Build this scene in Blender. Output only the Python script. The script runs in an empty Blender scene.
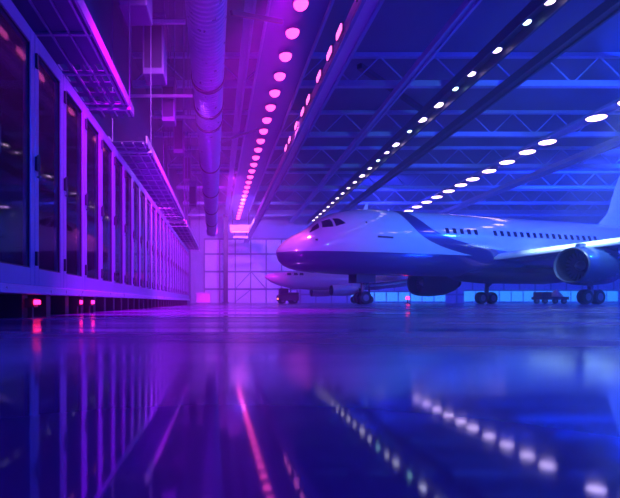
import bpy, math, random
from math import pi, sin, cos, sqrt
random.seed(7)
S = bpy.context.scene
COL = S.collection
F = 450.0; VX = 225.0; VY = 302.0; EYE = 0.15
FEET = EYE
# ------------------------------------------------------------------ helpers
def lerp(a, b, t): return a + (b - a) * t
ORD = ['first','second','third','fourth','fifth','sixth','seventh','eighth','ninth','tenth','eleventh','twelfth',
 'thirteenth','fourteenth','fifteenth','sixteenth','seventeenth','eighteenth','nineteenth','twentieth','twenty-first',
 'twenty-second','twenty-third','twenty-fourth','twenty-fifth','twenty-sixth','twenty-seventh','twenty-eighth','twenty-ninth','thirtieth']

class MB:
    def __init__(s): s.v = []; s.f = []
    def box(s, x0, x1, y0, y1, z0, z1):
        n = len(s.v)
        s.v += [(x0,y0,z0),(x1,y0,z0),(x1,y1,z0),(x0,y1,z0),(x0,y0,z1),(x1,y0,z1),(x1,y1,z1),(x0,y1,z1)]
        s.f += [tuple(n+i for i in q) for q in ((0,3,2,1),(4,5,6,7),(0,1,5,4),(1,2,6,5),(2,3,7,6),(3,0,4,7))]
        return s
    def frame(s, p, q):
        d = [q[i]-p[i] for i in range(3)]; L = sqrt(sum(c*c for c in d)); d = [c/L for c in d]
        u = (0,0,1) if abs(d[2]) < .9 else (1,0,0)
        a = (d[1]*u[2]-d[2]*u[1], d[2]*u[0]-d[0]*u[2], d[0]*u[1]-d[1]*u[0]); l = sqrt(sum(c*c for c in a)); a = [c/l for c in a]
        b = (a[1]*d[2]-a[2]*d[1], a[2]*d[0]-a[0]*d[2], a[0]*d[1]-a[1]*d[0])
        return d, L, a, b
    def bar(s, p, q, w, h=None):          # rectangular bar; w sideways, h vertical-ish
        h = h or w; d, L, a, b = s.frame(p, q); n = len(s.v)
        for e in (p, q):
            for (i, j) in ((-1,-1),(1,-1),(1,1),(-1,1)):
                s.v.append(tuple(e[k] + a[k]*i*w/2 + b[k]*j*h/2 for k in range(3)))
        s.f += [tuple(n+i for i in qd) for qd in ((3,2,1,0),(4,5,6,7),(0,1,5,4),(1,2,6,5),(2,3,7,6),(3,0,4,7))]
        return s
    def lathe(s, p, q, prof, n=20, cap=True):   # prof: list of (t in metres along pq, radius)
        d, L, a, b = s.frame(p, q); base = len(s.v)
        for (t, r) in prof:
            for i in range(n):
                an = 2*pi*i/n
                s.v.append(tuple(p[k] + d[k]*t + (a[k]*cos(an) + b[k]*sin(an))*r for k in range(3)))
        for j in range(len(prof)-1):
            for i in range(n):
                i2 = (i+1) % n
                s.f.append((base+j*n+i, base+j*n+i2, base+(j+1)*n+i2, base+(j+1)*n+i))
        if cap:
            s.f.append(tuple(base+i for i in range(n-1,-1,-1)))
            s.f.append(tuple(base+(len(prof)-1)*n+i for i in range(n)))
        return s
    def tube(s, p, q, r, n=12, r2=None):
        d, L, a, b = s.frame(p, q); return s.lathe(p, q, [(0, r), (L, r if r2 is None else r2)], n)
    def rings(s, rings, caps=True):
        n = len(rings[0]); base = len(s.v)
        for r in rings: s.v += r
        for j in range(len(rings)-1):
            for i in range(n):
                i2 = (i+1) % n
                s.f.append((base+j*n+i, base+(j+1)*n+i, base+(j+1)*n+i2, base+j*n+i2))
        if caps:
            s.f.append(tuple(base+i for i in range(n)))
            s.f.append(tuple(base+(len(rings)-1)*n+i for i in range(n-1,-1,-1)))
        return s
    def build(s, name, mat, parent=None, smooth=False, bevel=0, sub=0):
        me = bpy.data.meshes.new(name); me.from_pydata(s.v, [], s.f); me.update()
        me.materials.append(mat)
        o = bpy.data.objects.new(name, me); COL.objects.link(o)
        if parent: o.parent = parent
        if smooth:
            for p in me.polygons: p.use_smooth = True
            me.set_sharp_from_angle(angle=math.radians(38))
        if bevel:
            m = o.modifiers.new('bevel', 'BEVEL'); m.width = bevel; m.segments = 2; m.limit_method = 'ANGLE'
        if sub:
            m = o.modifiers.new('sub', 'SUBSURF'); m.levels = sub; m.render_levels = sub
        return o

def tag(o, label=None, cat=None, group=None, kind=None):
    if label: o['label'] = label
    if cat: o['category'] = cat
    if group: o['group'] = group
    if kind: o['kind'] = kind
    return o
def empty(name, loc, rz=0):
    o = bpy.data.objects.new(name, None); COL.objects.link(o)
    o.location = loc; o.rotation_euler = (0,0,rz); o.empty_display_size = .3; return o
def copy_tree(o, parent=None):
    c = o.copy(); COL.objects.link(c); c.parent = parent
    for ch in [x for x in list(COL.objects) if x.parent == o]: copy_tree(ch, c)
    return c
def struct(o): o['kind'] = 'structure'; return o

# ------------------------------------------------------------------ materials
def mat(name, color=(.5,.5,.5), rough=.5, metal=0, emit=None, strength=1, noise=0, nscale=5, bump=0, coat=0, spec=None, vec=None, ior=None):
    m = bpy.data.materials.new(name); m.use_nodes = True
    nt = m.node_tree; b = nt.nodes['Principled BSDF']
    b.inputs['Base Color'].default_value = (*color, 1); b.inputs['Roughness'].default_value = rough
    b.inputs['Metallic'].default_value = metal; b.inputs['Coat Weight'].default_value = coat
    if ior: b.inputs['IOR'].default_value = ior
    if spec: b.inputs['Specular Tint'].default_value = (*spec, 1)
    if emit:
        b.inputs['Emission Color'].default_value = (*emit, 1); b.inputs['Emission Strength'].default_value = strength
    tc = nt.nodes.new('ShaderNodeTexCoord'); mp = nt.nodes.new('ShaderNodeMapping')
    nt.links.new(tc.outputs['Object'], mp.inputs['Vector'])
    if vec: mp.inputs['Scale'].default_value = vec
    tx = nt.nodes.new('ShaderNodeTexNoise'); tx.inputs['Scale'].default_value = nscale; tx.inputs['Detail'].default_value = 4
    nt.links.new(mp.outputs[0], tx.inputs['Vector'])
    if noise:
        mx = nt.nodes.new('ShaderNodeMix'); mx.data_type = 'RGBA'
        mx.inputs[6].default_value = (*[c*(1-noise) for c in color], 1); mx.inputs[7].default_value = (*[min(1, c*(1+noise)) for c in color], 1)
        nt.links.new(tx.outputs['Fac'], mx.inputs[0]); nt.links.new(mx.outputs[2], b.inputs['Base Color'])
        mr = nt.nodes.new('ShaderNodeMapRange'); mr.inputs['To Min'].default_value = max(0, rough-.08); mr.inputs['To Max'].default_value = min(1, rough+.08)
        nt.links.new(tx.outputs['Fac'], mr.inputs['Value']); nt.links.new(mr.outputs[0], b.inputs['Roughness'])
    if bump:
        bp = nt.nodes.new('ShaderNodeBump'); bp.inputs['Strength'].default_value = bump; bp.inputs['Distance'].default_value = .02
        nt.links.new(tx.outputs['Fac'], bp.inputs['Height']); nt.links.new(bp.outputs[0], b.inputs['Normal'])
    return m
M = {}
M['ceil'] = mat('roof_deck', (.10,.12,.26), .7, noise=.3, nscale=.4)
M['truss'] = mat('truss_steel', (.28,.36,.68), .45, .1, noise=.15)
M['beam'] = mat('light_beam_steel', (.22,.27,.6), .4, .1, noise=.1)
M['darkbeam'] = mat('dark_steel', (.02,.02,.05), .5, .2, noise=.2)
M['wall'] = mat('wall_cladding', (.36,.34,.6), .7, noise=.2, nscale=.5)
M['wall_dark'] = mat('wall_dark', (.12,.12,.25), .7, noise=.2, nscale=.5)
M['panel'] = mat('door_panel', (.75,.65,.9), .5, noise=.12, nscale=.6)
M['frame_dark'] = mat('door_frame', (.15,.12,.3), .5, noise=.1)
M['rack'] = mat('cabinet_steel', (.25,.34,.60), .35, .3, noise=.08, nscale=3)
M['rackside'] = mat('cabinet_inner', (.25,.27,.6), .6, noise=.1)
M['server'] = mat('server_face', (.6,.7,.95), .4, .3, noise=.25, nscale=12)
M['server2'] = mat('server_vent', (.10,.10,.25), .5, .3, noise=.3, nscale=30)
M['hinge'] = mat('hinge_black', (.02,.02,.05), .4, noise=.1)
M['rail'] = mat('plinth_rail', (.5,.52,.85), .3, .4, noise=.08)
M['plinth'] = mat('plinth_dark', (.06,.015,.03), .5, noise=.3)
M['plinth2'] = mat('plinth_post', (.10,.02,.05), .5, noise=.3)
M['raceway'] = mat('raceway_panel', (.09,.14,.5), .5, noise=.1)
M['boxbeam'] = mat('box_beam_steel', (.6,.7,.95), .4, .1, noise=.1)
M['tray'] = mat('tray_steel', (.6,.62,.8), .35, .4, noise=.12)
M['traydark'] = mat('tray_deck', (.16,.17,.34), .45, .2, noise=.2)
M['duct'] = mat('duct_steel', (.34,.42,.72), .3, .55, noise=.1)
M['clamp'] = mat('clamp_dark', (.03,.02,.08), .5, noise=.1)
M['hang'] = mat('hanging_box', (.16,.13,.34), .5, .2, noise=.2)
M['white'] = mat('white_paint', (.75,.78,.85), .12, noise=.04, nscale=1, coat=.6)
M['jet'] = mat('jet_paint', (.7,.65,.85), .25, noise=.05, nscale=1, coat=.3)
M['slat'] = mat('polished_slat', (.95,.97,1), .35, .2, noise=.02)
M['wing'] = mat('wing_paint', (.30,.36,.6), .25, .2, noise=.08)
M['nac'] = mat('nacelle_paint', (.02,.045,.17), .25, 0, noise=.06, coat=.4)
M['nacdark'] = mat('nacelle_dark', (.035,.02,.08), .45, 0, noise=.1)
M['lip'] = mat('intake_lip', (.02,.03,.09), .4, 0, noise=.05)
M['fan'] = mat('fan_dark', (.006,.006,.02), .9, 0, noise=.1, ior=1.03)
M['glassblk'] = mat('window_glass', (.02,.01,.05), .1, noise=.05)
M['tyre'] = mat('tyre_rubber', (.012,.01,.02), .7, noise=.2)
M['hub'] = mat('wheel_hub', (.2,.2,.3), .4, .6, noise=.1)
M['strut'] = mat('gear_strut', (.12,.1,.2), .4, .5, noise=.1)
M['cart'] = mat('cart_paint', (.05,.03,.10), .5, noise=.2)
M['cartlight'] = mat('cart_light', (.4,.5,.7), .5, noise=.1)
M['lampbody'] = mat('lamp_body', (.10,.08,.2), .5, .4, noise=.1)
def em(name, c, s): return mat(name, (.6,.5,.6), .4, emit=c, strength=s)
M['e_pink'] = em('lens_pink', (1,.045,.34), 2.8)
M['e_side'] = em('lens_side', (1,.11,.5), 1.7)
M['e_white'] = em('lens_white', (.85,.62,.9), 3.0)
M['e_cyan'] = em('lens_cyan', (.55,.95,1), 3.0)
M['e_row4'] = em('lens_rose', (.72,.45,.9), 4.6)
M['e_red'] = em('lens_red', (1,.01,.08), 5.0)
M['e_orange'] = em('lens_orange', (1,.2,.03), 3.0)
M['e_led'] = em('led_pink', (1,.15,.6), 3.0)
M['e_ledr'] = em('led_red', (1,.02,.2), 2.0)
M['e_ledc'] = em('led_cool', (.6,.5,1), 2.0)
M['e_win'] = em('lit_window', (.02,.3,1), .6)

# smoked glass door
g = bpy.data.materials.new('smoked_glass'); g.use_nodes = True; nt = g.node_tree; nt.nodes.clear()
out = nt.nodes.new('ShaderNodeOutputMaterial'); mx = nt.nodes.new('ShaderNodeMixShader'); tr = nt.nodes.new('ShaderNodeBsdfTransparent')
gl = nt.nodes.new('ShaderNodeBsdfGlossy'); fr = nt.nodes.new('ShaderNodeFresnel'); fr.inputs['IOR'].default_value = 1.4
tr.inputs[0].default_value = (.82,.88,1,1); gl.inputs['Roughness'].default_value = .03; gl.inputs[0].default_value = (.9,.8,1,1)
tcg = nt.nodes.new('ShaderNodeTexCoord'); ng = nt.nodes.new('ShaderNodeTexNoise'); ng.inputs['Scale'].default_value = 2
mrg = nt.nodes.new('ShaderNodeMapRange'); mrg.inputs['To Min'].default_value = .01; mrg.inputs['To Max'].default_value = .07
nt.links.new(tcg.outputs['Object'], ng.inputs['Vector']); nt.links.new(ng.outputs['Fac'], mrg.inputs['Value']); nt.links.new(mrg.outputs[0], gl.inputs['Roughness'])
nt.links.new(fr.outputs[0], mx.inputs[0]); nt.links.new(tr.outputs[0], mx.inputs[1]); nt.links.new(gl.outputs[0], mx.inputs[2]); nt.links.new(mx.outputs[0], out.inputs[0])
M['glass'] = g

# polished floor
def floor_mat():
    m = bpy.data.materials.new('polished_floor'); m.use_nodes = True; nt = m.node_tree; b = nt.nodes['Principled BSDF']; N = nt.nodes.new; L = nt.links.new
    tc = N('ShaderNodeTexCoord')
    mp = N('ShaderNodeMapping'); mp.inputs['Scale'].default_value = (.35,1.6,1); L(tc.outputs['Object'], mp.inputs[0])
    n1 = N('ShaderNodeTexNoise'); n1.inputs['Scale'].default_value = 1.1; n1.inputs['Detail'].default_value = 5; L(mp.outputs[0], n1.inputs['Vector'])
    n2 = N('ShaderNodeTexNoise'); n2.inputs['Scale'].default_value = .5; n2.inputs['Detail'].default_value = 2; L(mp.outputs[0], n2.inputs['Vector'])
    mr = N('ShaderNodeMapRange'); mr.inputs['From Min'].default_value = .35; mr.inputs['From Max'].default_value = .7
    mr.inputs['To Min'].default_value = .035; mr.inputs['To Max'].default_value = .09
    L(n1.outputs['Fac'], mr.inputs['Value'])
    # a freshly polished strip by the camera, duller wet streaked floor beyond it
    sp = N('ShaderNodeSeparateXYZ'); L(tc.outputs['Object'], sp.inputs[0])
    ad = N('ShaderNodeMath'); ad.operation = 'ADD'; L(sp.outputs[1], ad.inputs[0])
    nm = N('ShaderNodeMath'); nm.operation = 'MULTIPLY'; nm.inputs[1].default_value = .5; L(n1.outputs['Fac'], nm.inputs[0]); L(nm.outputs[0], ad.inputs[1])
    mf = N('ShaderNodeMapRange'); mf.inputs['From Min'].default_value = .85; mf.inputs['From Max'].default_value = 1.9; mf.inputs['To Min'].default_value = 0; mf.inputs['To Max'].default_value = .13
    L(ad.outputs[0], mf.inputs['Value'])
    su = N('ShaderNodeMath'); su.operation = 'ADD'; L(mr.outputs[0], su.inputs[0]); 
    mp4 = N('ShaderNodeMapping'); mp4.inputs['Scale'].default_value = (.10,.9,1); L(tc.outputs['Object'], mp4.inputs[0])
    n4 = N('ShaderNodeTexNoise'); n4.inputs['Scale'].default_value = 1.0; n4.inputs['Detail'].default_value = 3; L(mp4.outputs[0], n4.inputs['Vector'])
    m4 = N('ShaderNodeMapRange'); m4.inputs['From Min'].default_value = .38; m4.inputs['From Max'].default_value = .62; m4.inputs['To Min'].default_value = .25; m4.inputs['To Max'].default_value = 2.0; L(n4.outputs['Fac'], m4.inputs['Value'])
    mm = N('ShaderNodeMath'); mm.operation = 'MULTIPLY'; L(mf.outputs[0], mm.inputs[0]); L(m4.outputs[0], mm.inputs[1]); L(mm.outputs[0], su.inputs[1]); L(su.outputs[0], b.inputs['Roughness'])
    mp3 = N('ShaderNodeMapping'); mp3.inputs['Scale'].default_value = (.15,1.8,1); L(tc.outputs['Object'], mp3.inputs[0])
    n3 = N('ShaderNodeTexNoise'); n3.inputs['Scale'].default_value = 1.0; n3.inputs['Detail'].default_value = 3; L(mp3.outputs[0], n3.inputs['Vector'])
    mx = N('ShaderNodeMix'); mx.data_type = 'RGBA'; mx.inputs[6].default_value = (.10,.04,.24,1); mx.inputs[7].default_value = (.22,.10,.40,1)
    L(n2.outputs['Fac'], mx.inputs[0]); L(mx.outputs[2], b.inputs['Base Color'])
    bp = N('ShaderNodeBump'); bp.inputs['Strength'].default_value = .12; bp.inputs['Distance'].default_value = .005
    L(n1.outputs['Fac'], bp.inputs['Height'])
    bq = N('ShaderNodeBump'); bq.inputs['Distance'].default_value = .012; L(n3.outputs['Fac'], bq.inputs['Height']); L(bp.outputs[0], bq.inputs['Normal'])
    mq = N('ShaderNodeMapRange'); mq.inputs['From Min'].default_value = .8; mq.inputs['From Max'].default_value = 2; mq.inputs['To Max'].default_value = .35; L(sp.outputs[1], mq.inputs['Value']); L(mq.outputs[0], bq.inputs['Strength'])
    L(bq.outputs[0], b.inputs['Normal'])
    b.inputs['IOR'].default_value = 2.1; b.inputs['Specular Tint'].default_value = (.4,.9,1,1)
    return m
M['floor'] = floor_mat()

# airliner livery: white above, dark belly below a cheatline, dark swoosh behind the forward cabin
def livery():
    m = bpy.data.materials.new('airliner_livery'); m.use_nodes = True; nt = m.node_tree; b = nt.nodes['Principled BSDF']; N = nt.nodes.new; L = nt.links.new
    tc = N('ShaderNodeTexCoord'); sp = N('ShaderNodeSeparateXYZ'); L(tc.outputs['Object'], sp.inputs[0])
    def mth(op, a, bb, clamp=False):
        n = N('ShaderNodeMath'); n.operation = op; n.use_clamp = clamp
        for i, v in enumerate((a, bb)):
            if v is None: continue
            if isinstance(v, (int, float)): n.inputs[i].default_value = v
            else: L(v, n.inputs[i])
        return n.outputs[0]
    X, Z = sp.outputs[0], sp.outputs[2]
    belly = mth('LESS_THAN', Z, 2.97)
    # front edge of swoosh: x = 7.0 + 5.2*(t^1.7), t=(5.75-z)/2.8 ; rear edge further aft
    t = mth('DIVIDE', mth('SUBTRACT', 5.75, Z), 2.8, True)
    fx = mth('ADD', mth('ADD', 7.1, mth('MULTIPLY', 1.3, t)), mth('MULTIPLY', 3.8, mth('POWER', t, 5)))
    rx = mth('ADD', mth('ADD', 7.8, mth('MULTIPLY', 2.3, t)), mth('MULTIPLY', 9, mth('POWER', t, 5)))
    sw = mth('MULTIPLY', mth('GREATER_THAN', X, fx), mth('LESS_THAN', X, rx))
    msk = mth('MAXIMUM', belly, sw)
    nz = N('ShaderNodeTexNoise'); nz.inputs['Scale'].default_value = .8; L(tc.outputs['Object'], nz.inputs['Vector'])
    wm = N('ShaderNodeMix'); wm.data_type = 'RGBA'; wm.inputs[6].default_value = (.56,.66,.86,1); wm.inputs[7].default_value = (.64,.72,.9,1); L(nz.outputs['Fac'], wm.inputs[0])
    mx = N('ShaderNodeMix'); mx.data_type = 'RGBA'; L(msk, mx.inputs[0]); L(wm.outputs[2], mx.inputs[6]); mx.inputs[7].default_value = (.07,.045,.22,1)
    L(mx.outputs[2], b.inputs['Base Color']); b.inputs['Roughness'].default_value = .28; b.inputs['Coat Weight'].default_value = 1; b.inputs['Coat IOR'].default_value = 2.1; b.inputs['Coat Roughness'].default_value = .035
    return m
M['livery'] = livery()

# ------------------------------------------------------------------ setting
XL, XR, YB, YF, ZC = -5.5, 66.0, 72.0, -12.0, 14.9
struct(MB().box(XL-.3, XR+.3, YF, YB+.3, -.3, 0).build('floor', M['floor']))
struct(MB().box(XL-.3, XR+.3, YF, YB+.3, ZC, ZC+.3).build('ceiling', M['ceil']))
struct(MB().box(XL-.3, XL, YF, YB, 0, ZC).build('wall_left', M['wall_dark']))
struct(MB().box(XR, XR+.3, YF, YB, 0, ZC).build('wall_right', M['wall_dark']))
struct(MB().box(XL, XR, YB, YB+.3, 0, ZC).build('wall_back', M['wall']))

# back wall: sliding hangar door in purple light, with girders
def hangar_door(name, x0, x1, z1, nx, zs, y=YB, pm=None, fm=None):
    d = empty(name, ((x0+x1)/2, y, 0)); struct(d)
    cx = (x0+x1)/2; w = (x1-x0)/nx
    for i in range(nx):
        a = x0 + i*w - cx
        MB().box(a+.06, a+w-.06, -.14, 0, 0.05, z1).build('door_panel', pm or M['panel'], d)
    fb = MB()
    for z in zs: fb.box(x0-cx, x1-cx, -.26, -.14, z-.14, z+.14)
    fb.build('door_rail', fm or M['frame_dark'], d)
    vb = MB()
    for i in range(nx+1): vb.box(x0+i*w-cx-.09, x0+i*w-cx+.09, -.24, -.13, 0, z1)
    vb.build('door_stile', fm or M['frame_dark'], d)
    return d
d1 = hangar_door('door_1', -3.3, 11.5, 10.2, 6, (2.2, 5.0, 7.8, 10.2))
MB().bar((-2.4,-.28,.2),(0,-.28,2.1),.12).bar((-2.4,-.28,2.3),(.0,-.28,4.9),.12).bar((2.4,-.28,2.3),(0.1,-.28,4.9),.12).build('door_brace', M['frame_dark'], d1)
hangar_door('door_2', 12.0, 62.0, 6.6, 20, (1.35, 3.6, 6.6), pm=M['wall'])
# row of lit clerestory glass low in the second door leaf, right of the airliner
w1 = empty('window_1', (50, YB, 0)); struct(w1)
for i in range(13):
    MB().box(-12+i*1.9+.12, -12+i*1.9+1.78, -.34, -.27, .25, 1.9).build('pane', M['e_win'], w1)
MB().box(-12, 12.8, -.33, -.28, 1.95, 2.1).build('window_frame', M['frame_dark'], w1)
w2 = empty('window_2', (28, YB, 0)); struct(w2)
for i in range(8):
    MB().box(-8+i*1.9+.12, -8+i*1.9+1.78, -.34, -.27, .25, 1.7).build('pane', M['e_win'], w2)
MB().box(-8, 7.3, -.33, -.28, 1.75, 1.9).build('window_frame', M['frame_dark'], w2)

# steel columns on the back wall
col = empty('steel_column', (0.1, 64, 0))
MB().box(-.32,.32,-.06,.06,0,12.6).box(-.32,-.24,-.28,.28,0,12.6).box(.24,.32,-.28,.28,0,12.6).build('shaft', M['darkbeam'], col)
MB().box(-.5,.5,-.45,.45,0,.12).build('base_plate', M['darkbeam'], col)
tag(col, 'dark steel column standing before the purple back wall', 'column')

# ------------------------------------------------------------------ roof trusses
def make_truss():
    t = empty('roof_truss', (0, 0, 12.85))
    x0, x1 = XL+.05, XR-.05
    MB().box(x0, x1, -.16, .16, 0, .34).build('bottom_chord', M['truss'], t)
    MB().box(x0, x1, -.13, .13, 1.75, 2.0).build('top_chord', M['truss'], t)
    n = 22; w = (x1-x0)/n
    for i in range(n):
        a = x0+i*w
        MB().bar((a+.1,0,.3),(a+w/2,0,1.8),.07).build('brace', M['truss'], t)
        MB().bar((a+w/2,0,1.8),(a+w-.1,0,.3),.07).build('brace', M['truss'], t)
    return t
tr0 = make_truss()
for i, y in enumerate((18.6, 26.6, 34.6, 42.6, 50.6, 58.6, 66.6)):
    t = tr0 if i == 0 else copy_tree(tr0)
    t.location.y = y
    tag(t, 'pale steel roof truss crossing the hangar, %s one from the camera' % ORD[i], 'roof truss', 'roof trusses across the hangar')
# diagonal braces between the trusses
for i, (a, b, lab) in enumerate([((17,18.8),(24,26.4),'between the nearest two trusses, above the white lamp row'),
        ((24,26.8),(33,34.4),'slanting right above the rose lamp row'), ((30,18.8),(40,26.4),'rightmost near brace under the roof'),
        ((8,26.8),(16,34.4),'between the pink and the white lamp rows'), ((38,34.8),(50,42.4),'far right over the airliner tail')]):
    br = MB().bar((*a,14.2),(*b,14.2),.3,.3).build('roof_brace', M['darkbeam']); tag(br, 'dark diagonal roof brace ' + lab, 'roof brace', 'diagonal roof braces')

# long beams that carry the lamp rows
def long_beam(name, p, q, w, h, z, m, label, rails=None, lip=.12):
    L = sqrt((q[0]-p[0])**2+(q[1]-p[1])**2); an = math.atan2(-(q[0]-p[0]), q[1]-p[1])
    b = empty(name, (p[0], p[1], z), an)
    MB().box(-w/2, w/2, 0, L, 0, h).build('web', m, b)
    for s in (-1, 1): MB().box(s*w/2-.06, s*w/2+.06, 0, L, -lip, 0).build('flange', rails or m, b)
    tag(b, label, 'beam'); return b
long_beam('lamp_raceway', (3.4,9), (1.85,69), 2.6, .1, 12.74, M['raceway'], 'wide pale raceway panel carrying the pink lamp row over the aisle', M['truss'], .2)
long_beam('roof_beam', (4.57,9), (3.22,70), .56, .5, 9.35, M['boxbeam'], 'pale box beam with small pink side lamps, right of the pink row', M['truss'])
long_beam('roof_beam', (13.35,9), (13.35,70), .9, .1, 12.74, M['darkbeam'], 'dark beam carrying the row of small white lamps', M['darkbeam'], .5)
long_beam('roof_beam', (24.95,9), (24.95,70), 1.0, .1, 12.74, M['beam'], 'pale blue beam carrying the rose lamp row above the airliner', M['truss'], .14)
long_beam('roof_beam', (30.5,9), (30.5,70), 1.1, .3, 12.5, M['truss'], 'pale beam without lamps, right of the rose lamp row', M['truss'])
long_beam('roof_beam', (10.2,9), (10.2,70), .35, .3, 12.5, M['truss'], 'thin pale beam between the side lamps and the white lamp row', M['truss'])
long_beam('roof_beam', (16.2,9), (16.2,70), .5, .4, 12.4, M['darkbeam'], 'dark bare beam just right of the white lamp row', M['darkbeam'])
long_beam('roof_beam', (1.2,9), (.1,69), .35, .5, 12.3, M['beam'], 'slim pale beam between the ribbed duct and the pink lamps', M['beam'])

# ------------------------------------------------------------------ lamps
def make_lamp(name, rx, ry, drop, em_m):
    t = empty(name, (0,0,0))
    n = 24
    MB().rings([[(rx*k*cos(2*pi*i/n), ry*k*sin(2*pi*i/n), z) for i in range(n)] for (k, z) in ((1.12,.0),(1.12,.06),(.7,.12),(.2,.16))]).build('housing', M['lampbody'], t, True)
    R = []
    for j in range(6):
        a = j/5*pi/2
        R.append([(rx*max(.02,cos(a))*cos(2*pi*i/n), ry*max(.02,cos(a))*sin(2*pi*i/n), -drop*sin(a)) for i in range(n)])
    MB().rings(R[::-1]).build('lens', em_m, t, True)
    return t
ZL = 12.55
pink = make_lamp('pink_ceiling_lamp', .31, .31, .26, M['e_pink'])
for i in range(25):
    y = 18.7 + i*1.98
    o = pink if i == 0 else copy_tree(pink)
    o.location = (lerp(3.15, 1.92, (y-18.7)/47.7), y, ZL)
    tag(o, 'round pink lamp in the row above the aisle, %s from the camera' % ORD[i], 'ceiling lamp', 'pink lamps above the aisle')
def side_lamp():
    t = empty('side_lamp', (0,0,0))
    MB().box(-.04,.0,-.36,.36,-.15,.15).build('housing', M['lampbody'], t)
    MB().box(-.10,-.04,-.33,.33,-.12,.12).build('lens', M['e_side'], t, bevel=.03)
    return t
sl = side_lamp()
for i in range(9):
    y = 13.6 + i*1.75 + (.4 if i % 3 == 1 else 0)
    o = sl if i == 0 else copy_tree(sl)
    o.location = (4.57 - (y-9)/61*1.35 - .365, y, 9.6)
    tag(o, 'small oblong pink lamp on the side of the pale box beam, %s from the camera' % ORD[i], 'side lamp', 'small lamps on the box beam')
wl = make_lamp('white_ceiling_lamp', .26, .24, .14, M['e_white'])
cl = make_lamp('cool_ceiling_lamp', .2, .2, .12, M['e_cyan'])
ys = [18.5,19.9,22.1,24.4,26.1,28.2,30.5,32.6,35.3,37.2,39.3,41.6,44.0,46.4,48.8,51.2,53.6,56,58.4,60.8,63.2,65.6,68]
for i, y in enumerate(ys):
    cool = i in (1, 4, 7, 10)
    src = cl if cool else wl
    first = (i == 1) if cool else (i == 0)
    o = src if first else copy_tree(src)
    o.location = (13.35, y, ZL-.02)
    s = 1.2 if i in (5, 6, 8, 12) else .85
    o.scale = (s, s, s)
    tag(o, 'small %s lamp in the diagonal row on the dark beam, %s from the camera' % ('cool white' if cool else 'pinkish white', ORD[i]), 'ceiling lamp', 'small lamps on the dark beam')
rl = make_lamp('rose_ceiling_lamp', .60, .52, .14, M['e_row4'])
for i, y in enumerate([30.3,34.9,37.2,39.9,42.6,45.4,47.7,50.3,53.1,55.8,58.6,61.3]):
    o = rl if i == 0 else copy_tree(rl)
    o.location = (25.0, y, ZL)
    tag(o, 'large rose white lamp in the row over the airliner, %s from the camera' % ORD[i], 'ceiling lamp', 'large rose lamps over the airliner')

# unseen lamps added ahead of two rows for reflections on the airliner
for i, y in enumerate([27.8, 25.2, 22.6, 20.0, 17.4, 14.8, 12.2]):
    o = copy_tree(rl); o.location = (25.0, y, ZL)
    tag(o, 'large rose white lamp added out of view for reflections, %s overhead before the visible row' % ORD[i], 'ceiling lamp', 'large rose lamps over the airliner')
for i, y in enumerate([16.6, 14.7, 12.8, 10.9, 9.2]):
    o = copy_tree(wl); o.location = (13.35, y, ZL-.02); o.scale = (1,1,1)
    tag(o, 'small white lamp added out of view for reflections, %s overhead on the dark beam' % ORD[i], 'ceiling lamp', 'small lamps on the dark beam')

# hanging trolley past the pink row; a glowing plate stands in for pink light
t = empty('glow_trolley', (2.1, 60.5, 10.0))
MB().box(-1.5,1.5,-.5,.5,-.35,.5).build('housing', M['panel'], t, bevel=.1)
MB().box(-1.3,1.3,-.35,.35,-.47,-.35).build('lens', M['e_side'], t)
MB().box(-1.0,1.0,-.3,.3,-1.3,-1.0).build('hook_block', M['panel'], t)
for s in (-1,1):
    MB().tube((s*.8,0,-1.0),(s*.8,0,-.4),.05).build('cable', M['clamp'], t); MB().tube((s*1.1,0,.5),(s*1.1,0,2.45),.06).build('hanger', M['clamp'], t)
tag(t, 'pink lit trolley hanging below the far end of the pink lamp row', 'hoist trolley')

# ------------------------------------------------------------------ server cabinets
XF = -1.875; PITCH = .79; Y0 = 4.44-.79; W = PITCH; DEP = 1.0
def make_cabinet():
    t = empty('server_cabinet', (XF, 0, 0))      # local y 0..W, x -DEP..0 (front at 0)
    b = MB(); z0, z1 = .31, 2.80
    b.box(-DEP, -.05, 0.004, .03, z0, z1).box(-DEP, -.05, W-.03, W-.004, z0, z1).box(-DEP, -DEP+.03, .03, W-.03, z0, z1)
    b.box(-DEP, -.05, .03, W-.03, z0, z0+.03).box(-DEP, -.05, .03, W-.03, z1-.03, z1)
    b.build('body', M['rackside'], t)
    fr = MB()
    fr.box(-.05, 0, .004, .098, z0, z1).box(-.05, 0, W-.098, W-.004, z0, z1).box(-.05, 0, .098, W-.098, 2.66, z1).box(-.05, 0, .098, W-.098, z0, .48)
    d = fr.build('door', M['rack'], t, bevel=.006)
    MB().box(-.035, -.025, .09, W-.09, .47, 2.67).build('glass', M['glass'], d)
    MB().box(-.024, -.012, .098, .112, .48, 2.66).box(-.024, -.012, W-.112, W-.098, .48, 2.66).box(-.024,-.012,.112,W-.112,.48,.494).box(-.024,-.012,.112,W-.112,2.646,2.66).build('seal', M['hinge'], d)
    for z in (2.54, 1.52, .58): MB().box(-.01, .022, .006, .05, z-.07, z+.07).build('hinge', M['hinge'], t, bevel=.004)
    MB().tube((.022, .05, 1.38),(.022,.05,1.62),.008,8).box(0,.022,.044,.056,1.39,1.402).box(0,.022,.044,.056,1.6,1.612).build('handle', M['hinge'], d)
    return t
cab0 = make_cabinet(); cabs = []
for i in range(25):
    o = cab0 if i == 0 else copy_tree(cab0)
    o.location = (XF, Y0+i*PITCH, 0); cabs.append(o)
    lab = 'blue grey server cabinet with smoked glass door, %s' % ('nearest the camera, cut by the frame' if i == 0 else ('farthest in the row' if i == 24 else '%s from the camera' % ORD[i]))
    tag(o, lab, 'server cabinet', 'server cabinets along the left aisle')
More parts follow.
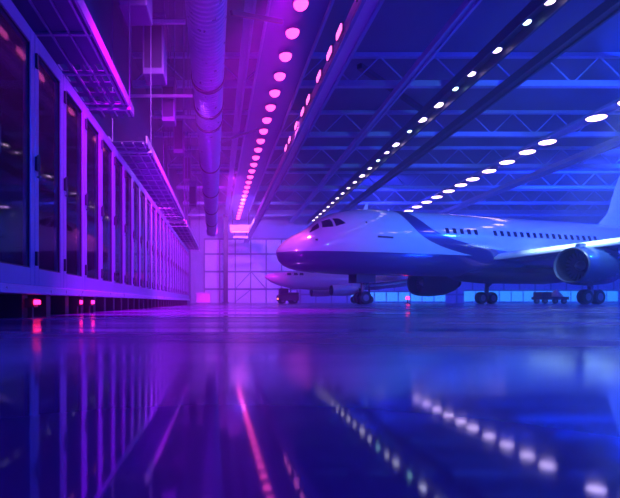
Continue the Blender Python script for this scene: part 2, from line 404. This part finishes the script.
# servers inside the cabinets one sees into
def make_server(h):
    t = empty('rack_server', (0,0,0))
    MB().box(-.7, 0, -.28, .28, 0, h).build('case', M['server'], t, bevel=.004)
    m = MB()
    for k in range(9): m.box(0, .006, -.24+k*.045, -.21+k*.045, .02, h-.02)
    m.build('vent', M['server2'], t)
    MB().box(0, .02, -.275, -.26, .02, h-.02).build('ear', M['tray'], t); MB().box(0, .02, .26, .275, .02, h-.02).build('ear', M['tray'], t)
    return t
sv0 = make_server(.15)
led_m = {'p': M['e_led'], 'r': M['e_ledr'], 'c': M['e_ledc']}
first = True
zs = [.52,.72,.90,1.10,1.34,1.54,1.74,1.98,2.2,2.42]
for ci in range(5):
    near = ['nearest', 'second', 'third', 'fourth', 'fifth'][ci]
    for k, z in enumerate(zs):
        o = sv0 if first else copy_tree(sv0); first = False
        o.location = (XF-.13, Y0+ci*PITCH+W/2, z)
        r = random.Random(ci*20+k)
        for q in range(r.choice((0,1,1,2)) if k < 6 else r.choice((0,0,1))):
            yy = r.uniform(.1,.24)*r.choice((-1,1)); zz = r.uniform(.03,.12)
            MB().box(.006,.014,yy-.009,yy+.009,zz-.007,zz+.007).build('status_light', led_m[r.choice('prrc')], o)
        tag(o, 'dark blue rack server, %s from the bottom in the %s cabinet' % (ORD[k], near), 'server', 'servers behind the glass doors')

# plinth and its rail
YE = Y0 + 25*PITCH
rl_ = empty('plinth_rail', (XF, Y0, 0))
for i in range(5):
    a = i*5*PITCH; MB().box(-.95, .05, a+.01, a+5*PITCH-.01, .225, .308).build('rail_section', M['rail'], rl_, bevel=.01)
tag(rl_, 'long pale steel rail running under all the server cabinets', 'rail')
pl = empty('plinth', (XF, Y0, 0))
MB().box(-.95, -.35, 0, 25*PITCH, 0, .225).build('back_board', M['plinth'], pl)
for i in range(34):
    y = i*.58+.06
    MB().box(-.35, -.06, y, y+.12, 0, .225).build('support_block', M['plinth2'], pl)
tag(pl, 'dark red plinth of blocks on the floor under the server cabinets', 'plinth')
# red floor lamps: at px 32, 78, 90
for i, (px, s, lab) in enumerate([(33,1.0,'leftmost, wide one nearest the camera'), (78,.55,'middle narrow one under the third cabinet'), (90,.75,'rightmost one under the fourth cabinet')]):
    y = 450*(-XF)/(225-px)
    t = empty('red_lamp', (XF+.0, y, 0))
    MB().box(-.06,.03,-.05*s,.05*s,.10,.185).build('housing', M['plinth2'], t)
    MB().box(.03,.05,-.07*s,.07*s,.125,.17).build('lens', M['e_red'], t, bevel=.008)
    MB().box(-.04,.0,-.02,.02,0,.10).build('foot', M['plinth2'], t)
    tag(t, 'red glowing lamp under the server cabinets, ' + lab, 'lamp', 'red lamps at the plinth')

# ------------------------------------------------------------------ cable trays over the cabinets
def tray(y0, y1, label, fine):
    t = empty('cable_tray', (-1.95, y0, 3.35)); L = y1-y0
    for s, nm in ((-1,'side_rail'),(1,'side_rail')):
        x = s*.38
        MB().box(x-.015, x+.015, 0, L, -.03, .12).build(nm, M['tray'], t)
    MB().box(.30,.33,0,L,-.035,-.01).build('conduit', M['tray'], t)
    MB().box(-.12,-.10,0,L,-.035,-.01).build('conduit', M['tray'], t)
    MB().box(.10,.12,0,L,-.03,-.01).build('conduit', M['tray'], t)
    sl_ = MB(); n = int(L/fine)
    # deck: plates with open slots near the far end of each section
    solid = L*.62
    dk = MB().box(-.365, .365, 0, solid, 0, .01)
    y = solid
    while y < L-.1:
        dk.box(-.365,.365, y, y+.14, 0, .01)
        for x in (-.365,-.2,-.02,.14,.31): dk.box(x, x+.055, y+.14, y+.32, 0, .01)
        y += .32
    dk.build('deck', M['traydark'], t)
    for k in range(n):
        yy = (k+.5)*L/n
        MB().box(-.365,.365, yy-.02, yy+.02, -.03, 0).build('rung', M['tray'], t)
    for yy in (.4, L-.4):
        for x in (-.4,.4):
            MB().tube((x,yy,.0),(x,yy,ZC-3.35),.012,6).build('hanger_rod', M['hang'], t)
        MB().box(-.42,.42,yy-.03,yy+.03,-.09,-.045).build('cradle', M['tray'], t)
    tag(t, label, 'cable tray', 'cable trays above the cabinets'); return t
tray(3.0, 7.7, 'long flat cable tray above the nearest server cabinets', .9)
tray(9.0, 17.6, 'slotted cable tray with pink edge above the middle server cabinets', .5)
tray(18.2, 27.5, 'thin far cable tray ending beyond the last server cabinets', .9)
# pink-lit board strip between cabinets and tray
hb = MB().box(-2.9,-2.37,3.0,23.4,3.42,3.46).build('ceiling_board', M['traydark']); tag(hb, 'long dark board hanging behind the cable trays above the cabinets', 'board')
for k in range(2):
    pass

# ------------------------------------------------------------------ hanging boxes, upper left
def hang_box(px, py, Y, wpx, hpx, label, m):
    X = (px-VX)/F*Y; Z = EYE+(VY-py)/F*Y; w = wpx/F*Y; h = hpx/F*Y
    t = empty('hanging_box', (X, Y, Z))
    MB().box(-w/2,w/2,-w*.6,w*.6,-h/2,h/2).build('housing', m, t, bevel=.03)
    MB().box(-w*.56,w*.56,-w*.66,w*.66,h/2-.06,h/2+.02).build('lid', M['hang'], t)
    MB().box(-w*.4,w*.4,-w*.62,-w*.6,-h*.4,h*.3).build('grille', M['clamp'], t)
    for s in (-1,1): MB().tube((s*w*.42,0,h/2),(s*w*.42,0,ZC-Z),.018,6).build('hanger_rod', M['hang'], t)
    tag(t, label, 'hanging box', 'hanging boxes left of the duct')
hang_box(136, -8, 8.2, 28, 48, 'large dark box hanging from the roof, topmost left of the ribbed duct', M['hang'])
hang_box(155, 51, 10.5, 21, 58, 'tall dark box hanging on rods, second down left of the duct', M['hang'])
hang_box(169, 103, 14, 13, 42, 'dark purple hanging box, third down left of the duct', M['hang'])
hang_box(179, 135, 18, 10, 40, 'purple hanging box, fourth down left of the duct', M['hang'])
hang_box(187, 168, 24, 8, 30, 'small purple hanging box, fifth down near the far end', M['hang'])
hang_box(193, 195, 31, 7, 24, 'smallest hanging box, farthest along the aisle', M['hang'])
for (xa, xb, py, Y, lab) in [(150,200,22,10.0,'nearest, beside the topmost box'),(130,200,96,13.4,'middle, just above the third box'),(150,205,117,15.5,'below the middle one'),(188,215,134,20.5,'near the fourth box'),(170,210,165,24.6,'farthest, near the small boxes')]:
    z = EYE+(VY-py)/F*Y; a = (xa-VX)/F*Y; b = min((xb-VX)/F*Y, -.2-.98*(Y-3)/38-.5)
    t = empty('cross_strut', (0, Y, z))
    MB().box(a, b, -.03, .03, -.04, .04).build('channel', M['tray'], t)
    MB().tube((a+.03,0,0),(a+.03,0,ZC-z),.015,6).build('hanger_rod', M['hang'], t)
    tag(t, 'thin steel cross strut under the duct, ' + lab, 'strut', 'cross struts by the duct')
# ------------------------------------------------------------------ ribbed duct
dp, dq = (-.24, 3.0, 6.65), (-1.20, 41.0, 6.65); DL = sqrt((dq[0]-dp[0])**2+(dq[1]-dp[1])**2); R = .46
def dpt(t): return tuple(lerp(dp[k], dq[k], t/DL) for k in range(3))
duct = empty('ribbed_duct', (0,0,0))
prof = []; tt = 0
while tt < DL:
    prof += [(tt, R-.05),(tt+.03, R-.05),(tt+.06, R),(tt+.12, R)]; tt += .15
MB().lathe(dp, dq, prof, 28).build('pipe', M['duct'], duct, True)
for Y in (8.2, 12.9, 14.7, 15.9, 21, 26, 31, 36):
    t0 = Y-3.0
    MB().lathe(dpt(t0), dpt(t0+.2), [(0,R),(0,R+.03),(.16,R+.03),(.16,R)], 28, False).build('clamp', M['clamp'], duct, True)
MB().lathe(dpt(DL-.3), dpt(DL), [(0,R*1.2),(.35,R*1.2),(.5,R*.7)], 28).build('end_cap', M['duct'], duct, True)
for Y in (8.2, 14.7, 21, 31):
    p = dpt(Y-2.92); MB().tube((p[0],p[1],p[2]+R),(p[0],p[1],ZC),.02,6).build('hanger_rod', M['tray'], duct)
for p, q in (((.15,10.5,6.9),(1.6,12.6,8.0)),((-.2,19,6.9),(1.6,22,8.6))): MB().bar(p, q, .07, .1).build('brace', M['clamp'], duct)
tag(duct, 'long ribbed steel ventilation duct hanging above the aisle', 'duct')

# ------------------------------------------------------------------ aircraft
def interp(tab, x):
    if x <= tab[0][0]: return tab[0][1:]
    for a, b in zip(tab, tab[1:]):
        if x <= b[0]:
            t = (x-a[0])/(b[0]-a[0]); return tuple(lerp(p, q, t) for p, q in zip(a[1:], b[1:]))
    return tab[-1][1:]
FUS = [(0,3.02,2.94,.03),(.05,3.20,2.72,.26),(.2,3.40,2.44,.5),(.45,3.62,2.22,.75),(.9,3.92,2.04,1.04),(1.4,4.18,1.95,1.28),(1.9,4.44,1.90,1.46),(2.4,4.83,1.86,1.61),
       (2.9,5.14,1.84,1.72),(3.4,5.36,1.82,1.81),(4.4,5.6,1.79,1.91),(5.5,5.72,1.77,1.96),(7,5.76,1.77,1.98),(14,5.76,1.77,1.98),(21,5.76,1.78,1.98),
       (24,5.76,2.05,1.93),(27,5.74,2.6,1.75),(30,5.66,3.35,1.4),(33,5.5,4.1,.9),(35.2,5.3,4.6,.45),(36,5.15,4.8,.15)]
def fuselage(tab, n=48):
    xs = []
    for a, b in zip(tab, tab[1:]):
        k = max(1, int((b[0]-a[0])/.5)); xs += [lerp(a[0], b[0], i/k) for i in range(k)]
    xs.append(tab[-1][0]); R = []
    for x in xs:
        tp, bt, hw = interp(tab, x); zc = (tp+bt)/2; hh = (tp-bt)/2
        R.append([(x, hw*cos(2*pi*i/n), zc+hh*sin(2*pi*i/n)) for i in range(n)])
    return MB().rings(R)
def side_pt(tab, x, z, off=.0, side=-1):
    tp, bt, hw = interp(tab, x); zc = (tp+bt)/2; hh = (tp-bt)/2
    s = max(-1, min(.985, (z-zc)/hh)); c = sqrt(1-s*s); 
    return (x, side*(hw+off)*c, zc+(hh+off)*s)
def patch(tab, corners, off, side=-1, nu=4, nv=4):
    # corners: (x,z) x4 ll, lr, ur, ul ; a thin curved pane over the skin
    mb = MB(); base = 0
    for o in (off, -.02):
        for j in range(nv+1):
            for i in range(nu+1):
                u, v = i/nu, j/nv
                x = lerp(lerp(corners[0][0], corners[1][0], u), lerp(corners[3][0], corners[2][0], u), v)
                z = lerp(lerp(corners[0][1], corners[1][1], u), lerp(corners[3][1], corners[2][1], u), v)
                mb.v.append(side_pt(tab, x, z, o, side))
    N = (nu+1)*(nv+1)
    for j in range(nv):
        for i in range(nu):
            a = j*(nu+1)+i; q = (a, a+1, a+nu+2, a+nu+1)
            mb.f.append(q); mb.f.append(tuple(N+k for k in q[::-1]))
    rim = [i for i in range(nu+1)] + [j*(nu+1)+nu for j in range(1,nv+1)] + [nv*(nu+1)+i for i in range(nu-1,-1,-1)] + [j*(nu+1) for j in range(nv-1,0,-1)]
    for k in range(len(rim)):
        a, b = rim[k], rim[(k+1) % len(rim)]; mb.f.append((a, N+a, N+b, b))
    return mb
def airfoil(xl, y, z, c, th, n=14):
    P = []
    for i in range(n): t = (i/(n-1)); xx = (1-cos(pi*t))/2; P.append((xl+xx*c, y, z+th*c*(1.48*sqrt(max(xx,0))-.63*xx-1.76*xx**2+1.42*xx**3-.5*xx**4)))
    for i in range(n-2,0,-1): t = (i/(n-1)); xx = (1-cos(pi*t))/2; P.append((xl+xx*c, y, z-.55*th*c*(1.48*sqrt(xx)-.63*xx-1.76*xx**2+1.42*xx**3-.5*xx**4)))
    return P
def foil_v(x, z, c, th, n=12):
    P = []
    for i in range(n): xx = (1-cos(pi*i/(n-1)))/2; P.append((x+xx*c, th*c*(1.48*sqrt(xx)-.63*xx-1.76*xx**2+1.42*xx**3-.5*xx**4), z))
    for i in range(n-2,0,-1): xx = (1-cos(pi*i/(n-1)))/2; P.append((x+xx*c, -th*c*(1.48*sqrt(xx)-.63*xx-1.76*xx**2+1.42*xx**3-.5*xx**4), z))
    return P
def wheel(cx, cy, r, w, parent, name='wheel'):
    o = MB().lathe((cx,cy-w/2,r),(cx,cy+w/2,r),[(0,r*.55),(0,r*.88),(w*.2,r),(w*.8,r),(w,r*.88),(w,r*.55)],24).build(name, M['tyre'], parent, True)
    MB().lathe((cx,cy-w/2-.01,r),(cx,cy+w/2+.01,r),[(0,r*.3),(.0,r*.5),(w+.02,r*.5),(w+.02,r*.3)],16).build('hub', M['hub'], o, True)
    return o
def engine(parent, ex, ey, ez, r, L, body, name='engine'):
    prof = [(L,r*.45),(L*.97,r*.62),(L*.7,r*.92),(L*.35,r*1.02),(L*.1,r*.98),(.08,r*.92)]
    e = MB().lathe((ex,ey,ez),(ex+L,ey,ez),[(a,b) for a,b in prof[::-1]],36,False).build(name, body, parent, True)
    MB().lathe((ex,ey,ez),(ex+L,ey,ez),[(.09,r*.925),(.02,r*.9),(0,r*.87),(.03,r*.835),(.12,r*.82)],36,False).build('intake_lip', M['lip'], e, True)
    MB().lathe((ex,ey,ez),(ex+L,ey,ez),[(.12,r*.82),(.8*r,r*.80),(.82*r,r*.02)],36,False).build('intake_duct', M['fan'], e, True)
    MB().lathe((ex,ey,ez),(ex+L,ey,ez),[(.35*r,.01),(.45*r,r*.12),(.7*r,r*.26),(.8*r,r*.27)],20).build('spinner', M['hub'], e, True)
    bl = MB()
    for k in range(22):
        a = 2*pi*k/22
        bl.bar((ex+.72*r, ey+cos(a)*r*.25, ez+sin(a)*r*.25),(ex+.76*r, ey+cos(a+.12)*r*.79, ez+sin(a+.12)*r*.79),.02*r, .13*r)
    bl.build('fan_blades', M['nacdark'], e)
    MB().lathe((ex+L*.9,ey,ez),(ex+L*1.25,ey,ez),[(0,r*.5),(L*.15,r*.42),(L*.22,r*.3),(L*.3,r*.05)],24).build('exhaust_cone', M['fan'], e, True)
    return e

A = empty('airliner', (2.96, 25.67, 0), math.atan2(.2817,.9595))
fuselage(FUS).build('fuselage', M['livery'], A, True)
# cockpit panes
for side in (-1, 1):
    for c in ([(1.62,4.05),(2.15,4.32),(2.30,4.66),(1.98,4.42)], [(2.28,4.34),(2.80,4.36),(2.86,4.88),(2.46,4.74)], [(2.94,4.38),(3.50,4.56),(3.26,4.86),(2.98,4.88)]):
        patch(FUS, c, .02, side).build('cockpit_window', M['glassblk'], A, True)
wx = [10.0+.53*i for i in range(5)] + [13.6+.53*i for i in range(17)]
cw = None
for x in wx:
    patch(FUS, [(x,4.22),(x+.24,4.22),(x+.24,4.55),(x,4.55)], .012, -1, 2, 2).build('cabin_window', M['glassblk'], A, bevel=0)
patch(FUS, [(5.3,3.78),(6.3,3.76),(6.3,3.86),(5.3,3.88)], .012).build('hatch', M['nacdark'], A)
patch(FUS, [(4.7,4.6),(4.78,4.6),(4.78,4.7),(4.7,4.7)], .012, -1, 2, 2).build('sensor', M['nacdark'], A)
patch(FUS, [(1.75,3.55),(1.87,3.55),(1.87,3.65),(1.75,3.65)], .012, -1, 2, 2).build('sensor', M['nacdark'], A)
MB().rings([foil_v(5.6,5.68,.34,.05,8), foil_v(5.82,6.15,.16,.05,8)]).build('antenna', M['white'], A)
MB().rings([[(x,1.45*w*cos(2*pi*i/20),2.0+z*sin(2*pi*i/20)) for i in range(20)] for (x,w,z) in ((12.2,.5,.1),(13.2,1,.5),(15,1.2,.62),(20,1.2,.62),(22,.9,.45),(23.5,.3,.1))]).build('belly_fairing', M['nacdark'], A, True)
def wing(side):
    R = []; Rs = []
    for k in range(12):
        t = k/11; lat = lerp(1.5, 16.8, t); xl = 13.9+(lat-1.9)*.47; z = 2.98+(lat-1.9)*.075
        c = lerp(6.6, 3.9, min(1,(lat-1.5)/4.7)) if lat < 6.2 else lerp(3.9, 1.5, (lat-6.2)/10.6)
        R.append(airfoil(xl, side*lat, z, c, .11 if lat < 6 else .1))
        if lat > 1.4: 
            q = []
            for (dx, dz) in ((.0,.03),(-.07,.0),(-.10,-.09),(-.05,-.2),(.1,-.24),(.26,-.16),(.4,.12),(.22,.2),(.06,.13)): q.append((xl+dx, side*lat, z+dz*.9))
            Rs.append(q)
    if side > 0: R = [r[::-1] for r in R]; Rs = [r[::-1] for r in Rs]
    w = MB().rings(R).build('wing', M['wing'], A, True)
    MB().rings(Rs).build('leading_edge', M['slat'], w, True)
    tl = R[-1][0]; 
    MB().rings([foil_v(tl[0]+.1, tl[2]-.1, 1.3,.04,8), foil_v(tl[0]+1.2, tl[2]+1.6,.6,.04,8)]).build('wingtip_fence', M['white'], w)
    for v in w.children: pass
    return w
for s in (-1, 1): wing(s)
for ob in list(A.children):
    pass
engine(A, 14.85, -5.6, 2.14, 1.07, 3.7, M['nac'])
engine(A, 14.2, 5.9, 1.68, 1.07, 3.7, M['nacdark'])
for s in (-1,1):
    MB().box(15.2, 18.2, s*5.7-.14, s*5.7+.14, 2.8, 3.35).build('engine_pylon', M['nac'], A, bevel=.08)
# fin and tailplanes
MB().rings([foil_v(25.0,5.6,7.6,.03), foil_v(26.2,6.7,6.3,.045), foil_v(26.9,8.5,5.2,.05), foil_v(28.4,11.4,3.1,.05)]).build('tail_fin', M['white'], A, True)
for s in (-1,1):
    MB().rings([airfoil(29.6, s*.9, 4.9, 3.6, .09), airfoil(32.2, s*5.9, 5.3, 1.6, .09)][::(1 if s<0 else -1)]).build('tailplane', M['white'], A, True)
# landing gear
gn = MB().tube((5.6,0,.5),(5.6,0,2.0),.10).tube((5.6,-.3,.40),(5.6,.3,.40),.06).tube((5.6,0,.9),(6.6,0,1.95),.06).build('nose_gear', M['strut'], A)
for s in (-1,1): wheel(5.6, s*.27, .40, .2, gn)
for s in (-1,1): MB().box(4.9,6.2,s*.42-.02,s*.42+.02,1.3,1.85).build('gear_door', M['nacdark'], gn)
for s in (-1,1):
    g_ = MB().tube((19,s*3.8,.6),(19,s*3.6,2.9),.15).tube((18.5,s*3.8,.56),(19.6,s*3.8,.56),.09).tube((19,s*3.8,1.2),(19,s*2.4,2.3),.08).build('main_gear', M['strut'], A)
    for dx in (-.5,.5): wheel(19+dx, s*3.8, .46, .42, g_)
tag(A, 'large white airliner with dark belly and swoosh, nose towards the aisle', 'airliner')

# small jet behind
JT = [(0,2.9,2.8,.03),(.15,3.02,2.6,.2),(.6,3.15,2.25,.45),(1.5,3.28,1.9,.75),(3,3.42,1.55,.98),(5,3.5,1.45,1.05),(12,3.5,1.45,1.05),(16,3.45,1.9,.8),(20,3.35,2.7,.3),(21,3.3,2.95,.08)]
J = empty('small_jet', (4.2, 47.5, 0), math.radians(6))
fuselage(JT, 28).build('fuselage', M['jet'], J, True)
for x in (2.2,2.9,3.5): patch(JT, [(x,2.95),(x+.45,2.95),(x+.45,3.2),(x+.1,3.2)], .02, -1, 2, 2).build('cockpit_window', M['glassblk'], J)
for s in (-1,1):
    R = [airfoil(8,s*.7,1.75,4.2,.11), airfoil(11.5,s*9,2.2,1.3,.1)]
    if s>0: R=[r[::-1] for r in R]
    MB().rings(R).build('wing', M['jet'], J, True)
    engine(J, 6.0, s*3.4, 1.32, .56, 2.8, M['jet'])
    MB().box(8.2,9.0,s*3.4-.08,s*3.4+.08,1.6,1.95).build('engine_pylon', M['jet'], J)
MB().rings([foil_v(15.6,3.4,5,.04), foil_v(19.4,6.6,2,.05)]).build('tail_fin', M['jet'], J, True)
gg = MB().tube((2.8,0,.3),(2.8,0,1.7),.07).build('nose_gear', M['strut'], J); wheel(2.8,0,.3,.2,gg)
for s in (-1,1):
    gg = MB().tube((10.6,s*2,.35),(10.6,s*2,1.8),.09).build('main_gear', M['strut'], J); wheel(10.6, s*2, .42, .3, gg)
MB().rings([foil_v(5.4,3.48,.3,.05,8), foil_v(5.5,3.9,.15,.05,8)]).build('antenna', M['jet'], J)
tag(J, 'small pale jet with underwing engines parked behind the airliner nose', 'aircraft')

# ground equipment
T = empty('towing_tractor', (5.35, 38.5, 0))
MB().box(-.85,.85,-.8,.8,.25,.75).box(-.05,.85,-.8,.8,.75,.95).build('body', M['cart'], T, bevel=.05)
MB().box(-.7,0,-.65,.65,.75,1.3).build('cab', M['cart'], T, bevel=.05)
MB().box(-.62,-.06,-.68,-.65,.88,1.22).build('cab_window', M['glassblk'], T)
for x in (-.5,.5):
    for y in (-.78,.58): wheel(x, y+.1, .26, .2, T)
MB().box(-.92,-.85,-.45,-.3,.35,.48).build('lamp', M['e_orange'], T)
tag(T, 'dark low towing tractor with orange lamp under the small jet nose', 'tractor')
K = empty('beacon_stand', (13.4, 33, 0))
MB().lathe((0,0,0),(0,0,.4),[(0,.22),(.05,.22),(.06,.05),(.34,.04)],16).build('stand', M['cart'], K, True)
MB().lathe((0,0,.34),(0,0,.6),[(0,.13),(.16,.13),(.22,.06)],16).build('lens', M['e_red'], K, True)
tag(K, 'small red beacon on a stand on the floor below the airliner belly', 'beacon')
G = empty('ground_cart', (27.8, 38.5, 0))
MB().box(-1.2,1.2,-.6,.6,.35,.6).build('bed', M['cart'], G, bevel=.03)
MB().box(-1.1,-.2,-.5,.5,.6,1.0).build('cabinet', M['cart'], G, bevel=.03)
MB().lathe((.5,0,.6),(.5,0,1.3),[(0,.5),(.15,.48),(.5,.15),(.6,.05)],20).build('hood', M['cartlight'], G, True)
for x in (-.8,.8):
    for y in (-.5,.5): wheel(x, y, .24, .15, G)
tag(G, 'low dark service cart with pale hood beyond the airliner engine', 'cart')
G2 = empty('storage_crate', (-2.35, 49, 0))
MB().box(-.75,.75,-.6,.6,.08,1.05).build('box', M['panel'], G2, bevel=.03)
MB().box(-.8,.8,-.65,.65,1.05,1.15).build('lid', M['panel'], G2, bevel=.03)
MB().box(-.75,-.5,-.6,.6,0,.08).box(.5,.75,-.6,.6,0,.08).build('runner', M['cart'], G2)
tag(G2, 'pink lit crate on the floor beyond the last server cabinet', 'crate')

# ------------------------------------------------------------------ light
def light(kind, name, loc, energy, color, size=1, target=None, spot=None, sy=None):
    l = bpy.data.lights.new(name, kind); l.energy = energy; l.color = color
    if kind == 'AREA':
        l.shape = 'RECTANGLE'; l.size = size; l.size_y = sy or size
    elif kind in ('POINT','SPOT'): l.shadow_soft_size = size
    if kind == 'SPOT': l.spot_size = math.radians(spot or 60); l.spot_blend = .8
    o = bpy.data.objects.new(name, l); COL.objects.link(o); o.location = loc
    if target:
        from mathutils import Vector
        o.rotation_euler = (Vector(target)-Vector(loc)).to_track_quat('-Z','Y').to_euler()
    return o
W_ = bpy.data.worlds.new('world'); S.world = W_; W_.use_nodes = True; nt = W_.node_tree; bg = nt.nodes['Background']
tc = nt.nodes.new('ShaderNodeTexCoord'); sp = nt.nodes.new('ShaderNodeSeparateXYZ'); nt.links.new(tc.outputs['Generated'], sp.inputs[0])
mr = nt.nodes.new('ShaderNodeMapRange'); mr.inputs['From Min'].default_value = -.8; mr.inputs['From Max'].default_value = .6; nt.links.new(sp.outputs[0], mr.inputs['Value'])
mx = nt.nodes.new('ShaderNodeMix'); mx.data_type = 'RGBA'; mx.inputs[6].default_value = (.24,.012,.9,1); mx.inputs[7].default_value = (.004,.028,1,1)
nt.links.new(mr.outputs[0], mx.inputs[0]); nt.links.new(mx.outputs[2], bg.inputs[0]); bg.inputs[1].default_value = .6

light('SPOT','pink_fill', (3.4, 24.0, 12.0), 2600, (1,.10,.6), .2, (4.6, 26.0, 4.0), 34)  # unseen spot added for a pink gloss on the airliner's brow
light('SPOT','magenta_fill', (1.0, 36, 10.5), 9000, (.8,.03,1), .4, (-4, 60, 1), 80)  # added spot without a fixture, tints the far left magenta
light('SPOT','rack_fill', (.8, 5, 5.6), 1800, (.8,.14,1), .25, (-2.0, 13, 3.0), 50)  # unseen spot added to brighten cabinet tops and trays
light('SPOT','magenta_fill', (1.2, 7.5, 5.6), 6500, (.75,.0,1), .25, (-2.2, 17, 1.5), 62)  # added to wash the cabinets and haze magenta, no fixture
light('SPOT','magenta_fill', (-.3, 4.5, 5.4), 2800, (.75,.0,1), .2, (-.9, 8, 0), 66)  # unseen spot added to tint the aisle floor
light('SPOT','violet_fill', (-1.2, 13, 6.0), 2600, (.6,.06,1), .25, (5.0, 27, 2.5), 40)  # added violet wash for the airliner's nose and belly
light('SPOT','violet_fill', (1.5, 50, 11.5), 7000, (.4,.12,1), .4, (2, 72, 3), 100)  # added wash for the back door, no fixture
light('POINT','blue_point_fill', (30, 18, 11), 9000, (.005,.055,1), .5)  # unseen point light added to fill the right side blue
light('SPOT','blue_fill', (40, 40, 11.5), 18000, (.005,.055,1), .5, (45, 72, 9), 150)  # added blue fill towards the far right wall
light('SPOT','blue_fill', (18, 50, 11.5), 7000, (.04,.05,1), .5, (20, 72, 9), 140)  # added blue fill towards the middle of the back wall
light('SPOT','cool_fill', (14, -6, 8), 17000, (.10,.40,1), .6, (19, 28, 4.4), 50)  # unseen spot added behind the camera to brighten the airliner
light('SPOT','wing_fill', (17.5, 17.5, 11.5), 13000, (.5,.85,1), .15, (19.6, 25.2, 3.3), 24)  # added spot that whitens the wing's leading edge

hz = MB().box(XL-.6, XR+.6, YF-.5, YB+.6, -.6, ZC+.6).build('haze', M['white']); hz['kind'] = 'stuff'
hz['label'] = 'thin violet blue haze filling the whole hangar'; hz['category'] = 'haze'
hm = bpy.data.materials.new('haze'); hm.use_nodes = True; nt = hm.node_tree; nt.nodes.clear()
o_ = nt.nodes.new('ShaderNodeOutputMaterial'); v_ = nt.nodes.new('ShaderNodeVolumeScatter'); v_.inputs['Density'].default_value = .006
v_.inputs['Color'].default_value = (.75,.8,1,1)
nt.links.new(v_.outputs[0], o_.inputs['Volume']); hz.data.materials[0] = hm
S.cycles.volume_bounces = 1

# ------------------------------------------------------------------ camera
cam = bpy.data.cameras.new('camera'); co = bpy.data.objects.new('camera', cam); COL.objects.link(co)
co.location = (0,0,EYE); co.rotation_euler = (pi/2,0,0)
cam.sensor_fit = 'HORIZONTAL'; cam.sensor_width = 36; cam.lens = 36*F/620
cam.shift_x = (310-VX)/620; cam.shift_y = (VY-249)/620
cam.clip_start = .01; cam.clip_end = 500
S.camera = co
S.view_settings.view_transform = 'Standard'; S.view_settings.look = 'None'; S.view_settings.exposure = 0.9; S.view_settings.gamma = 1
S.view_settings.use_curve_mapping = False
S.cycles.max_bounces = 6
